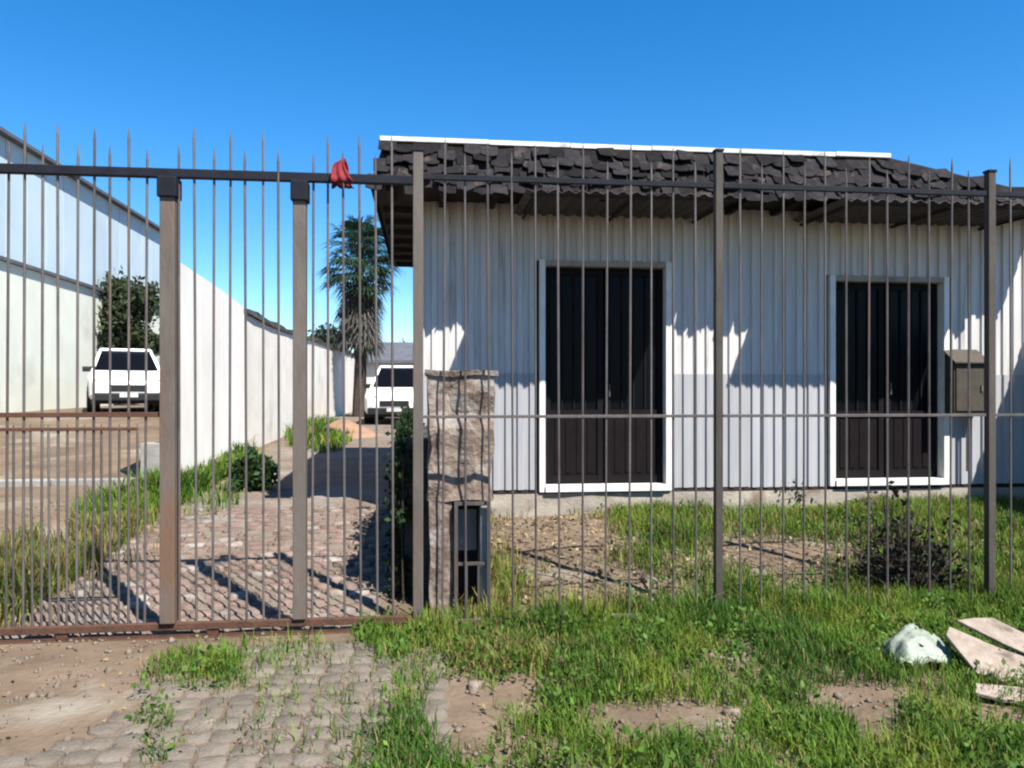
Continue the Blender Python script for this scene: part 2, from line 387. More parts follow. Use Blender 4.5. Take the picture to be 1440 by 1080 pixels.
# doors
def door(D, name, label):
    x0, x1, z0, z1 = D; fw = .062
    d = bpart(MB().box(x0 + .002, x1 - .002, BY + .11, BY + .13, z0 + .002, z1 - .002), name, 'door_steel'); d['label'] = label
    fr = MB(); fr.box(x0 - fw, x0, BY - .05, BY + .10, z0 - .07, z1 + fw); fr.box(x1, x1 + fw, BY - .05, BY + .10, z0 - .07, z1 + fw)
    fr.box(x0 + .001, x1 - .001, BY - .07, BY + .10, z0 - .068, z0)
    bpart(fr, 'frame', 'white_paint', d)
    bpart(MB().box(x0 + .001, x1 - .001, BY - .046, BY + .10, z1 + .001, z1 + fw - .002), 'shade_toned_lintel', 'plaster', d)  # top of the white frame; its shade is put into the darker colour
    n = 2; wd = (x1 - x0) / n
    zm = z0 + (z1 - z0) * .33
    for i in range(n):
        a, c = x0 + i * wd + .012, x0 + (i + 1) * wd - .012
        lf = MB()
        for (p, q) in ((a, a + .06), (c - .06, c)): lf.box(p, q, BY + .06, BY + .105, z0 + .012, z1 - .012)
        for (p, q) in ((z0 + .012, z0 + .09), (zm - .03, zm + .03), (z1 - .08, z1 - .012)): lf.box(a + .0605, c - .0605, BY + .062, BY + .104, p, q)
        bpart(lf, 'leaf_frame', 'door_steel', d)
        bpart(MB().box(a + .05, c - .05, BY + .085, BY + .092, zm + .031, z1 - .081), 'pane', 'dark_glass', d)
        pn = MB(); pn.box(a + .05, c - .05, BY + .08, BY + .095, z0 + .091, zm - .031)
        for k in range(4):
            t = a + .08 + (c - a - .16) * (k + .5) / 4; pn.box(t - .03, t + .03, BY + .072, BY + .0799, z0 + .12, zm - .06)
        bpart(pn, 'kick_panel', 'door_panel', d)
        for k in range(3):
            t = a + .06 + (c - a - .12) * (k + 1) / 4
            bpart(MB().box(t - .008, t + .008, BY + .066, BY + .084, zm + .032, z1 - .082), 'guard_bar', 'door_steel', d)
    bpart(MB().tube([(x0 + wd + .05, BY + .06, z0 + .95), (x0 + wd + .05, BY + .02, z0 + .95), (x0 + wd + .05, BY + .02, z0 + 1.08), (x0 + wd + .05, BY + .06, z0 + 1.08)], .009, 6), 'handle', 'post_steel', d)
door(D1, 'door', 'dark steel door in white frame beside the masonry pillar'); door(D2, 'door', 'dark steel door in white frame beside the meter box')
# roof: soffit, rafters, skirt of old shingles, flashing
EB, ET = .70, .35
ZB, ZT = 3.57, P(600, 197, y=BY - ET).z
SXL, SXLT = P(520, 245, y=BY - EB).x, P(540, 197, y=BY - ET).x
SXR, SXRT = 6.95, P(1250, 222, y=BY - ET).x
roofm = MB()
roofm.prism([(SXLT, BY - ET), (SXRT, BY - ET), (SXR - .15, BY - .05), (BX1, BY - .02), (BX1, BY + BDEPTH + .3), (SXLT, BY + BDEPTH + .3)],
            lambda x, y: (x, y, ZB + .05), lambda x, y: (x, y, ZT - .03 - max(0, x - SXRT) * .22 - .03 * (y - BY)))
roof = bpart(roofm, 'roof', 'shed_roof')
sof = MB().prism([(SXL + .03, BY - EB + .02), (SXR, BY - EB + .02), (SXR, BY + .02), (BX0 + .0, BY + .02), (BX0, BY + BDEPTH), (SXL + .03, BY + BDEPTH)], lambda x, y: (x, y, ZB), lambda x, y: (x, y, ZB + .03))
bpart(sof, 'soffit', 'dark_wood', roof)
for i in range(15):
    x = -.35 + i * .52
    bpart(MB().box(x - .03, x + .03, BY - EB + .06, BY - .03, ZB - .065, ZB - .001), 'rafter_tail', 'dark_wood', roof)
for i in range(7):
    y = BY + .3 + i * .6
    bpart(MB().box(SXL + .07, BX0 - .02, y - .03, y + .03, ZB - .065, ZB - .001), 'rafter_tail', 'dark_wood', roof)
# skirt backing (front, left side, right hip)
sk = MB()
A, C = (SXL, BY - EB, ZB - .03), (SXR, BY - EB, ZB - .03); A2, C2 = (SXLT, BY - ET, ZT - .03), (SXRT, BY - ET, ZT - .03)
sk.quad(A, C, C2, A2); LA, LA2 = (SXL, BY + BDEPTH, ZB - .03), (SXLT, BY + BDEPTH, ZT - .03); sk.quad(LA, A, A2, LA2)
sk.quad(C, (SXR, BY - .05, ZB - .03), (SXRT + .5, BY - .05, ZT - .1), C2)
skirt = bpart(sk, 'roof_skirt', 'shingle', roof)
shm = []
for s_ in range(6):
    rr = random.Random(s_); mb = MB(); h = .2; wv = .175
    top = [(-wv / 2, 0), (wv / 2, 0)]
    bot = [(wv / 2 + rr.uniform(-.01, 0), -h + rr.uniform(-.02, .03)), (rr.uniform(0, .05), -h + rr.uniform(-.03, .03)), (-rr.uniform(.03, .06), -h + rr.uniform(-.03, .03)), (-wv / 2, -h + rr.uniform(-.02, .03))]
    mb.prism(top + bot, lambda x, z: (x, -.004, z), lambda x, z: (x, .012 if z > -.01 else .006, z)); shm.append(mb.mesh('shingle', 'shingle'))
lean = math.atan2(EB - ET, ZT - ZB)
rows = 5
for r_ in range(rows):
    t = (r_ + 1) / rows                                       # height of the shingle's top along the slope
    zt = ZB - .03 + (ZT - ZB) * t; yt = BY - EB + (EB - ET) * t - .018
    xa = SXL + (SXLT - SXL) * t; xb = SXR + (SXRT - SXR) * max(0, t - .12)
    n = int((xb - xa) / .17)
    for i in range(n + 1):
        x = xa + .09 + i * .17 + (r_ % 2) * .1 - .05
        if x > xb or random.random() < .035: continue
        c = inst(random.choice(shm), 'shingle', Vector((x, yt - random.uniform(0, .012), zt + random.uniform(-.04, .015))) - BO, (-lean - random.uniform(.02, .3), random.uniform(-.13, .13), random.uniform(-.05, .05)), (1, 1, random.uniform(.9, 1.12)), skirt)
    for i in range(14):                                        # left slope
        if r_ % 2: continue
        y = BY - EB + .2 + i * .55
# flashing along the top edge and down the right-hand slope, in lengths
fl = [(SXLT - .03, SXRT)]
x = SXLT - .04
while x < SXRT - .1:
    e = min(x + random.uniform(.8, 1.2), SXRT); dz = random.uniform(-.008, .008)
    bpart(MB().box(x, e - .006, BY - ET - .05, BY - ET + .16, ZT - .035 + dz, ZT + .012 + dz), 'flashing', 'flashing', roof, .004); x = e
hp = MB(); a = Vector((SXRT, BY - ET - .005, ZT - .06)); b_ = Vector((SXR + .02, BY - EB - .0, ZB - .062))
hp.prism([(0, 0), (.05, 0), (.05, .035), (0, .035)], lambda u, v: a + Vector((0, u - .02, v)), lambda u, v: b_ + Vector((0, u - .02, v)))
bpart(hp, 'hip_flashing', 'dark_wood', roof)
# corrugated awnings above the doors
def awning(x0, x1, label):
    e = 1.13; n0 = int(x0 / PITCH) - 1; mb = MB(); q = []
    x = x0; k = 0
    n = int((x1 - x0) / (PITCH / 4))
    for i in range(n + 1):
        xx = x0 + (x1 - x0) * i / n; q.append((xx, .016 * math.cos(2 * math.pi * (xx - x0) / PITCH)))
    yb, yf, zb_, zf = BY - .03, BY - e, ZB - .115, ZB - .145
    for (xx, d) in q: mb.v += [(xx, yb, zb_ + d), (xx, yf, zf + d)]
    m = len(mb.v); mb.v += [(a, b, c + .005) for a, b, c in mb.v]
    for i in range(n):
        mb.f += [(2 * i, 2 * i + 1, 2 * i + 3, 2 * i + 2), (m + 2 * i, m + 2 * i + 2, m + 2 * i + 3, m + 2 * i + 1), (2 * i + 1, m + 2 * i + 1, m + 2 * i + 3, 2 * i + 3)]
    aw = bpart(mb, 'awning', 'awning_sheet', B); aw['label'] = label
    for xx in (x0 + .1, (x0 + x1) / 2, x1 - .1):
        bpart(MB().tube([(xx, yb + .0, zb_ - .04), (xx, yf + .06, zf - .035)], .016, 6), 'support_arm', 'dark_wood', aw)
    bpart(MB().tube([(x0 + .03, yf + .05, zf - .03), (x1 - .03, yf + .05, zf - .03)], .014, 6), 'front_bar', 'dark_wood', aw)
awning(P(722, 300, y=BY).x, P(985, 300, y=BY).x, 'rusty corrugated awning under the eave')
awning(P(1112, 300, y=BY).x, P(1385, 300, y=BY).x, 'rusty corrugated awning under the eave')

# brown meter box on the wall right of the second door
mc = P(1346, 538, y=BY)
mbx = empty('meter_box', (mc.x, BY - .05, mc.z - .35), 'dark brown metal meter box with slanted hood on the white wall', 'meter box')
w_ = .19
MB().prism([(0, 0), (-.16, 0), (-.16, .58), (0, .70)], lambda y, z: (-w_, y, z), lambda y, z: (w_, y, z)).build('case', 'box_metal', mbx, bevel=.006)
d_ = MB().box(-w_ + .02, w_ - .02, -.175, -.162, .03, .54).build('door', 'box_metal', mbx, bevel=.004)
MB().box(w_ - .07, w_ - .05, -.19, -.176, .25, .32).build('latch', 'post_steel', d_)
MB().prism([(.01, .71), (-.21, .56), (-.21, .575), (.01, .725)], lambda y, z: (-w_ - .02, y, z), lambda y, z: (w_ + .02, y, z)).build('hood', 'box_metal', mbx)
MB().tube([(.05, -.06, .0), (.05, -.06, -.65)], .02, 8).build('conduit', 'grey_box', mbx)

# right-hand yard wall, running out from the building towards the street
yw = empty('yard_wall', (6.98, 7, .1), 'white rendered yard wall joining the building front at right angles', 'wall')
MB().box(0, .18, -1.75, 1.27, -.3, 2.25).build('wall_face', 'wall_white', yw, bevel=.01)
MB().box(-.04, .22, -1.78, 1.27, 2.2505, 2.31).build('coping', 'concrete', yw, bevel=.01)

# ------------------------------------------------------------------ gate and fence of steel bars
def bar_mesh(h, rad=.0082):
    mb = MB(); k = 6
    mb.tube([(0, 0, 0), (0, 0, h - .07), (0, 0, h - .06), (0, 0, h)], [rad, rad, rad * .9, .002], k)
    return mb.mesh('bar', 'bar_steel')
TALL, SHORT = bar_mesh(3.17), bar_mesh(3.05)
TALLR, SHORTR = bar_mesh(3.22, .0075), bar_mesh(3.12, .0075)
ZR = P(300, 246, y=FY).z
gx0 = -3.95; gx1 = P(578, 500, y=FY).x
gate = empty('gate', (gx0, FY, 0), 'tall dark steel bar gate with spiked tops across the driveway', 'gate')
GO = Vector(gate.location)
def gpart(mb, name, m, parent, org, bevel=0):
    mb.v = [tuple(Vector(v) - org) for v in mb.v]; return mb.build(name, m, parent, bevel=bevel)
gpart(MB().box(gx0, gx1 + .04, FY - .026, FY + .026, ZR - .028, ZR + .028), 'top_rail', 'rail_steel', gate, GO, .004)
gpart(MB().box(gx0, gx1, FY - .022, FY + .022, .05, .095), 'bottom_rail', 'rust', gate, GO, .004)
xp1, xp2 = P(238, 500, y=FY).x, P(422, 500, y=FY).x
gpart(MB().box(gx0, xp1 - .047, FY - .016, FY + .016, 1.40, 1.43), 'middle_rail', 'rust', gate, GO, .003)
gpart(MB().box(gx0, xp1 - .19, FY - .014, FY + .014, 1.315, 1.335), 'middle_rail', 'rust', gate, GO, .003)
for xx, wd in ((xp1, .046), (xp2, .041), (gx0 + .05, .041)):
    gpart(MB().box(xx - wd, xx + wd, FY - wd, FY + wd, .098, ZR - .03), 'stile', 'post_steel', gate, GO, .005)
    c = MB().box(xx - wd - .012, xx + wd + .014, FY - wd - .02, FY + wd + .02, ZR - .16, ZR - .0295); gpart(c, 'hinge_collar', 'rail_steel', gate, GO, .008)
i = 0; x = xp1 - .052 - .103 * 14
SP = .1035
k0 = int((gx0 - xp1) / SP)
for k in range(k0, 40):
    x = xp1 + .06 + k * SP
    if x < gx0 + .12 or x > gx1 - .02 or abs(x - xp1) < .05 or abs(x - xp2) < .046: continue
    inst(TALL if k % 2 else SHORT, 'bar', (x - gx0 + random.uniform(-.004, .004), random.uniform(-.003, .003), .06 + random.uniform(-.015, .015)), (random.uniform(-.004, .004), random.uniform(-.006, .006), random.uniform(0, 1)), (1, 1, 1), gate)
INF = bar_mesh(1.30, .0075)
for k in range(k0, 0):
    for q in (.25, .5, .75):
        x = xp1 + .06 + (k + q) * SP
        if q != .5 or x < gx0 + .12 or x > xp1 - .16: continue
        inst(INF, 'infill_bar', (x - gx0 + random.uniform(-.006, .006), 0, .06), (random.uniform(-.008, .008), random.uniform(-.01, .01), 0), (1, 1, 1), gate)
# wheels and ground track
for px in (88, 300, 520):
    xx = P(px, 905, y=FY).x
    gpart(MB().tube([(xx, FY - .014, .036), (xx, FY + .014, .036)], .036, 16), 'wheel', 'rust', gate, GO)
trk = tag(gpart(MB().box(gx0, gx1, FY - .03, FY + .03, -.03, .004).box(gx0, gx1, FY - .006, FY + .006, .004, .02), 'gate_track', 'rust', None, Vector((0, 0, 0))), 'rusty ground track under the gate bottom rail', 'track')

fx1 = P(1570, 500, y=FY).x
fxp = [P(588, 500, y=FY).x, P(1010, 500, y=FY).x, P(1392, 500, y=FY).x, fx1, 6.93]
fence = empty('fence', (fxp[0], FY, 0), 'tall steel bar fence with spiked tops in front of the grassy yard', 'fence')
FO = Vector(fence.location)
for j, xx in enumerate(fxp):
    wd = (.033, .026, .027, .027, .027)[j]
    gpart(MB().box(xx - wd, xx + wd, FY - wd, FY + wd, -.2, (3.13, 3.2, 3.12, 3.12, 3.12)[j]), 'post', 'dark_post' if j else 'post_steel', fence, FO, .004)
    gpart(MB().box(xx - wd - .006, xx + wd + .006, FY - wd - .006, FY + wd + .006, (3.13, 3.2, 3.12, 3.12, 3.12)[j] + .0005, (3.13, 3.2, 3.12, 3.12, 3.12)[j] + .018), 'post_cap', 'rail_steel', fence, FO, .003)
for a, c in zip(fxp, fxp[1:]):
    gpart(MB().box(a + .034, c - .034, FY - .016, FY + .016, ZR + .01, ZR + .046), 'top_rail', 'rail_steel', fence, FO, .003)
    gpart(MB().box(a + .034, c - .034, FY - .011, FY + .011, 1.385, 1.405), 'middle_rail', 'bar_steel', fence, FO, .002)
    gpart(MB().box(a + .034, c - .034, FY - .014, FY + .014, .035, .06), 'bottom_rail', 'post_steel', fence, FO, .003)
    n = round((c - a) / .158); st = (c - a) / n
    for k in range(1, n):
        inst(TALLR if k % 2 else SHORTR, 'bar', (a + k * st - FO.x + random.uniform(-.006, .006), random.uniform(-.003, .003), .01 + random.uniform(-.02, .02)), (random.uniform(-.004, .004), random.uniform(-.006, .006), random.uniform(0, 1)), (1, 1, 1), fence)

# red rag tied over the top rail
rc = P(481, 252, y=FY)
cl = MB(); n = 13; rr = random.Random(3)
for j in range(n):
    for i in range(n):
        u, v = i / (n - 1) * 2 - 1, j / (n - 1) * 2 - 1          # v: front (-) to back (+) over the rail
        wid = .075 * (1 - .93 * (1 - abs(v)) ** 1.0) ; x = u * wid + .012 * math.sin(v * 5 + 1)
        z = .13 * (1 - abs(v)) ** 1.1 - .075 * max(0, abs(v) - .4) + .02 * mn.noise(Vector((u * 3, v * 3, 1)))
        y = v * .055 + math.copysign(.03, v) * min(1, abs(v) * 3) + .009 * math.sin(u * 7 + v * 2)
        cl.v.append((x, y, z))
for j in range(n - 1):
    for i in range(n - 1): cl.f.append((j * n + i, j * n + i + 1, j * n + n + i + 1, j * n + n + i))
rag = cl.build('red_rag', 'red_cloth', None, (rc.x, FY, ZR + .005), smooth=True); rag.modifiers.new('thick', 'SOLIDIFY').thickness = .004
tag(rag, 'small red rag draped over the gate top rail', 'rag')

# ------------------------------------------------------------------ masonry pillar, low wall
pw0, pw1 = P(604, 700, y=5.42).x, P(694, 700, y=5.42).x
pl = empty('masonry_pillar', ((pw0 + pw1) / 2, 5.62, 0), 'weathered plastered masonry pillar with a dark meter niche behind the fence', 'pillar')
hw = (pw1 - pw0) / 2; zt = P(650, 528, y=5.42).z
nz0, nz1 = .10, .80
blocky(MB().box(-hw, hw, -.18, .2, nz1 + .0, zt), .045, 6).build('upper_shaft', 'rough_plaster', pl)
blocky(MB().box(-hw + .0, -hw + .16, -.17, .2, -.2, nz1 + .01), .02, 4).build('side_pier', 'rough_plaster', pl)
blocky(MB().box(hw - .09, hw - .03, -.16, .2, -.2, nz1 + .01), .01, 4).build('side_pier', 'concrete', pl)
MB().box(-hw + .15, hw - .08, .12, .19, -.2, nz1).build('niche_back', 'black_trim', pl)
blocky(MB().box(-hw - .02, hw + .03, -.20, .22, zt - .002, zt + .035), .03, 5).build('cap', 'rough_plaster', pl)
fr = MB(); a, c = -hw + .17, hw - .02
for q in ((a, a + .025), (c - .025, c)): fr.box(*q, -.215, -.19, .02, .80)
fr.box(a + .026, c - .026, -.214, -.191, .775, .80); fr.box(a + .026, c - .026, -.214, -.191, .02, .045)
fr.box(a + .026, c - .026, -.214, -.191, .36, .38)
for k in range(1, 3): t = a + (c - a) * k / 3; fr.box(t - .008, t + .008, -.212, -.193, .046, .3595)
g_ = fr.build('niche_grille', 'bar_steel', pl)
MB().box(-.02, .12, .0, .11, .42, .72).build('meter', 'grey_box', pl, bevel=.01)
MB().tube([(.0, .05, .42), (-.02, .05, .2), (.02, .06, -.1)], .014, 6).build('conduit', 'black_trim', pl)

lw = empty('low_wall', (-.06, 7, .1), 'low dark mossy wall between the driveway and the grassy yard', 'wall')
for k in range(7):
    y0 = 5.85 + k * .345; h = 1.12 + random.uniform(-.02, .02)
    blocky(MB().box(-.09, .09, y0 - 7, y0 + .338 - 7, -.3, h), .014, 3).build('block', 'mossy', lw)

# ------------------------------------------------------------------ boundary wall along the driveway
WX = -3.12
bw = empty('boundary_wall', (WX, 12, .3), 'tall bright white rendered wall along the driveway with sloping top', 'wall')
def wall_run(root, pts, thick, m, name):
    """pts: (y, z_top); one panel between neighbours"""
    for (ya, za), (yb, zb) in zip(pts, pts[1:]):
        mb = MB(); o = Vector(root.location)
        mb.prism([(ya, -.1), (yb - .012, -.1), (yb - .012, zb), (ya, za)], lambda y, z: Vector((WX, y, z)) - o, lambda y, z: Vector((WX - thick, y, z)) - o)
        mb.build(name, m, root)
def topz(px, py): p = P(px, py, x=WX); return (p.y, p.z)
t1 = [topz(249, 366), topz(282, 388), topz(312, 408), topz(343, 432)]
wall_run(bw, t1, .2, 'wall_white', 'panel')
pr = MB().box(-.44, .0 - .21, t1[0][0] - 12 - .02, t1[0][0] - 12 + .26, -.4, .62); pr.build('end_pier', 'concrete', bw, bevel=.01)
bw2 = empty('boundary_wall', (WX, 20, .4), 'long cream-white wall with dark uneven coping leading to the parked car', 'wall')
t2 = [topz(345, 441), topz(372, 456), topz(400, 468), topz(430, 477), topz(455, 486), topz(478, 494), topz(500, 502)]
t2.append((t2[-1][0] + 10, t2[-1][1] - .05))
wall_run(bw2, t2, .2, 'wall_cream', 'panel')
for (ya, za), (yb, zb) in zip(t2[:-1], t2[1:]):
    o = Vector(bw2.location); mb = MB()
    mb.prism([(ya + .01, za + .002), (yb - .02, zb + .002), (yb - .02, zb + .10), ((ya + yb) / 2, (za + zb) / 2 + .13), (ya + .01, za + .09)], lambda y, z: Vector((WX + .04, y, z)) - o, lambda y, z: Vector((WX - .24, y, z)) - o)
    blocky(mb, .03, 2).build('coping', 'mossy', bw2)

# ------------------------------------------------------------------ neighbour's shed
SX = -10.0
sh = empty('warehouse', (SX, 18, .5), 'pale blue and cream warehouse with a long sloping roofline beyond the gate', 'building')
SO = Vector(sh.location)
zl, zu = CAMH + .314 * 10, CAMH + .62 * 10
y0, y1 = 4.0, 31.5
gpart(MB().box(SX - 9, SX, y0, y1, -.2, zl), 'lower_wall', 'shed_lower', sh, SO)
gpart(MB().box(SX - .12, SX + .10, y0, y1, zl + .002, zl + .09), 'ledge', 'shed_roof', sh, SO)
n = 27; st = (y1 - y0) / n
for k in range(n):
    gpart(MB().box(SX - .25, SX - .16, y0 + k * st, y0 + (k + 1) * st - .03, zl + .141, zu), 'cladding_panel', 'shed_upper', sh, SO)
gpart(MB().box(SX - 9, SX - .26, y0 + .05, y1 - .05, zl + .003, zu - .05), 'core', 'shed_lower', sh, SO)
rf = MB().prism([(SX + .05, zu), (SX + .05, zu + .09), (SX - 4.5, zu + 1.0), (SX - 9.3, zu + .09), (SX - 9.3, zu)], lambda x, z: (x, y0 - .2, z), lambda x, z: (x, y1 + .2, z))
gpart(rf, 'roof', 'shed_roof', sh, SO)
# kerb across the neighbour's lot
kb = empty('kerb', (-5.2, 10.7, tz(-5.2, 10.7)), 'pale concrete kerb in the bare lot behind the gate', 'kerb')
for k in range(6):
    x = -7.9 + k * .78
    MB().box(x + 5.2, x + 5.2 + .765, -.09, .09, -.2, .085).build('kerbstone', 'concrete', kb, bevel=.015)

# ------------------------------------------------------------------ cars
def car(loc, rz, label, W=1.74, L=4.1, H=1.62, suv=True):
    """nose towards local -Y"""
    root = empty('parked_car', loc, label, 'car', None, rz)
    y0 = -L / 2
    # stations: y, half width, z bottom, z shoulder, z top (body only)
    prof = [(0, .60, .42, .62, .66), (.06, .74, .30, .70, .78), (.25, .83, .26, .76, .90), (.6, .87, .24, .82, .97), (1.1, .87, .24, .86, 1.02), (1.25, .87, .24, .88, 1.04), (2.4, .87, .24, .90, 1.03), (3.4, .87, .26, .92, 1.04), (3.85, .84, .28, .90, 1.03), (L - .05, .76, .34, .86, .98), (L, .70, .42, .80, .90)]
    mb = MB(); k = 10
    for (yy, hw_, zb, zs, zt_) in prof:
        hw_ *= W / 1.74; yy += y0
        ring = [(-hw_ * .9, zb), (-hw_, zb + .12), (-hw_, zs), (-hw_ * .94, zt_ - .04), (-hw_ * .6, zt_), (hw_ * .6, zt_), (hw_ * .94, zt_ - .04), (hw_, zs), (hw_, zb + .12), (hw_ * .9, zb)]
        mb.v += [(x, yy, z) for x, z in ring]
    for i in range(len(prof) - 1):
        for j in range(k): mb.f.append((i * k + j, i * k + (j + 1) % k, (i + 1) * k + (j + 1) % k, (i + 1) * k + j))
    mb.f += [tuple(range(k)), tuple(range((len(prof) - 1) * k, len(prof) * k))]
    body = mb.build('body', 'car_paint', root, smooth=False); b = body.modifiers.new('b', 'BEVEL'); b.width = .03; b.segments = 2; b.limit_method = 'ANGLE'; b.angle_limit = R(25)
    # cabin
    hw_ = .80 * W / 1.74; ht = .62 * W / 1.74
    ys = [1.12, 1.85, 3.35, 3.98]; gb = MB()
    def ring4(y, z, h): return [(-h, y + y0, z), (h, y + y0, z)]
    zb = 1.0
    base = [(-hw_, ys[0] + y0, zb), (hw_, ys[0] + y0, zb), (hw_, ys[3] + y0, zb), (-hw_, ys[3] + y0, zb)]
    topv = [(-ht, ys[1] + y0, H - .05), (ht, ys[1] + y0, H - .05), (ht, ys[2] + y0, H - .05), (-ht, ys[2] + y0, H - .05)]
    gb.v = base + topv; gb.f = [(0, 1, 5, 4), (1, 2, 6, 5), (2, 3, 7, 6), (3, 0, 4, 7), (4, 5, 6, 7)]
    gb.build('cabin', 'car_paint', root)
    rf_ = MB().prism([(-ht - .02, ys[1] + y0 - .06), (ht + .02, ys[1] + y0 - .06), (ht + .02, ys[2] + y0 + .05), (-ht - .02, ys[2] + y0 + .05)], lambda x, y: (x, y, H - .055), lambda x, y: (x * .9, y * .97, H + .01)); rf_.build('roof', 'car_paint', root, bevel=.02)
    def pane(a, b_, c_, d_, name, ins=.08, off=.006):
        a, b_, c_, d_ = map(Vector, (a, b_, c_, d_)); ctr = (a + b_ + c_ + d_) / 4; nrm = (b_ - a).cross(d_ - a).normalized()
        if nrm.dot(ctr - Vector((0, 0, 1.2))) < 0: nrm.negate()
        q = [v + (ctr - v) * ins + nrm * off for v in (a, b_, c_, d_)]
        MB().quad(*q).build(name, 'dark_glass', root)
    V8 = [Vector(v) for v in gb.v]
    pane(V8[0], V8[1], V8[5], V8[4], 'windscreen', .09); pane(V8[2], V8[3], V8[7], V8[6], 'rear_window', .12)
    for s_ in (0, 1):
        A_, B_, C_, D_ = (V8[1], V8[2], V8[6], V8[5]) if s_ else (V8[0], V8[3], V8[7], V8[4])
        pane(A_, A_.lerp(B_, .48), D_.lerp(C_, .42), D_, 'side_window', .12); pane(A_.lerp(B_, .5), B_, C_, D_.lerp(C_, .46), 'side_window', .14)
        sx = 1 if s_ else -1
        MB().box(.76 if sx > 0 else -.99, .99 if sx > 0 else -.76, y0 + 1.42, y0 + 1.54, 1.0, 1.13).build('mirror', 'black_trim', root, bevel=.02)
        MB().prism([(-.12, 0), (.12, .03), (.1, .12), (-.10, .10)], lambda x, z: (sx * .62 + x * sx, y0 + .10, .68 + z), lambda x, z: (sx * .62 + x * sx, y0 - .005 + .05 + .03 * (x > 0), .68 + z)).build('headlight', 'lamp_glass', root)
    MB().box(-.40, .40, y0 - .02, y0 + .08, .50, .66).build('grille', 'black_trim', root, bevel=.01)
    MB().box(-.72, .72, y0 - .03, y0 + .14, .27, .47).build('bumper', 'black_trim', root, bevel=.03)
    MB().box(-.2, .2, y0 - .045, y0 - .031, .36, .46).build('number_plate', 'plate', root)
    for sx in (-1, 1):
        for yy in (.80, 3.25):
            wh = MB().tube([(sx * .68, y0 + yy, .32), (sx * .885, y0 + yy, .32)], .32, 20).build('wheel', 'tyre', root, bevel=.02)
            MB().tube([(sx * .80, y0 + yy, .32), (sx * .892, y0 + yy, .32)], .2, 14).build('rim', 'alloy', wh)
            MB().tube([(sx * .60, y0 + yy, .34), (sx * .876, y0 + yy, .34)], .375, 20).build('wheel_arch', 'black_trim', root)
    MB().box(-.8, .8, y0 + .2, y0 + L - .2, .2, .3).build('underbody', 'black_trim', root)
    return root
c1 = P(513, 597, y=21.5)
car((c1.x + .90, 21.5 + 2.0, tz(-1, 22.5)), R(-3), 'white car facing out at the end of the driveway', H=1.66)
cl_ = P(166, 577, y=21)
car((cl_.x, 21.5, tz(cl_.x, 21.5)), R(22), 'white car under the tree in the bare lot by the warehouse', H=1.6)

# far white house beyond the driveway
hs_ = empty('far_house', (0.2, 37, .7), 'small white house with dark roof behind the car on the driveway', 'house')
MB().box(-3.0, 3.5, 0, 5, -.3, 2.3).build('wall', 'house_white', hs_)
rfh = MB().prism([(-.4, 2.25), (-.4, 2.38), (2.5, 3.4), (5.4, 2.38), (5.4, 2.25)], lambda y, z: (-3.3, y, z), lambda y, z: (3.8, y, z)).build('roof', 'shed_roof', hs_)
for xx in (-2.0, .3):
    wn_ = MB().box(xx - .5, xx + .5, -.04, -.002, .9, 1.8).build('window', 'concrete', hs_); MB().box(xx - .43, xx + .43, -.05, -.041, .97, 1.73).build('pane', 'dark_glass', wn_)
# ochre sand heap against the wall
sp = G(482, 606); hb = MB(); n = 18
for j in range(n):
    for i in range(n):
        u, v = i / (n - 1) * 2 - 1, j / (n - 1) * 2 - 1; r = math.hypot(u, v)
        hb.v.append((u * .95, v * .9, max(-.15, .42 * (1 - r) ** 1.0 if r < 1 else -.15) + .09 * mn.noise(Vector((u * 3, v * 3, 5))) - .03))
for j in range(n - 1):
    for i in range(n - 1): hb.f.append((j * n + i, j * n + i + 1, j * n + n + i + 1, j * n + n + i))
yh = 17.8; ph = P(482, 600, y=yh)
tag(hb.build('sand_heap', 'sand', None, (ph.x, yh, tz(ph.x, yh)), smooth=True), 'ochre sand heap piled against the cream wall', 'sand heap')

# ------------------------------------------------------------------ foliage helpers
def leaves(centers, n_each, spread, size, base, var, rng, up=.3, elong=1.6):
    """leaf quads round clump centres; returns verts, faces, colours"""
    C = np.repeat(np.asarray(centers), n_each, 0); n = len(C)
    sp = np.repeat(np.asarray(spread).reshape(-1, 1) if np.ndim(spread) else np.full((len(centers), 1), spread), n_each, 0)
    p = C + rng.normal(size=(n, 3)) * sp * np.array([1, 1, .8])
    a = rng.normal(size=(n, 3)); a[:, 2] += up; a /= np.linalg.norm(a, axis=1, keepdims=True)
    b = np.cross(a, rng.normal(size=(n, 3))); b /= np.linalg.norm(b, axis=1, keepdims=True)
    s = size * rng.uniform(.6, 1.3, (n, 1))
    v = np.stack([p - b * s * .0, p + a * s * elong * .5 + b * s * .45, p + a * s * elong, p + a * s * elong * .5 - b * s * .45], 1)
    tone = np.repeat(rng.uniform(1 - var, 1 + var, (len(centers), 1)), n_each, 0) * rng.uniform(.75, 1.25, (n, 1))
    hue = rng.uniform(-.12, .12, (n, 1)) * np.array([[1.2, .3, -.4]])
    c = np.clip(np.asarray(base) * tone * (1 + hue), .004, .6)
    return v.reshape(-1, 3), np.arange(4 * n).reshape(n, 4), np.repeat(c, 4, 0)
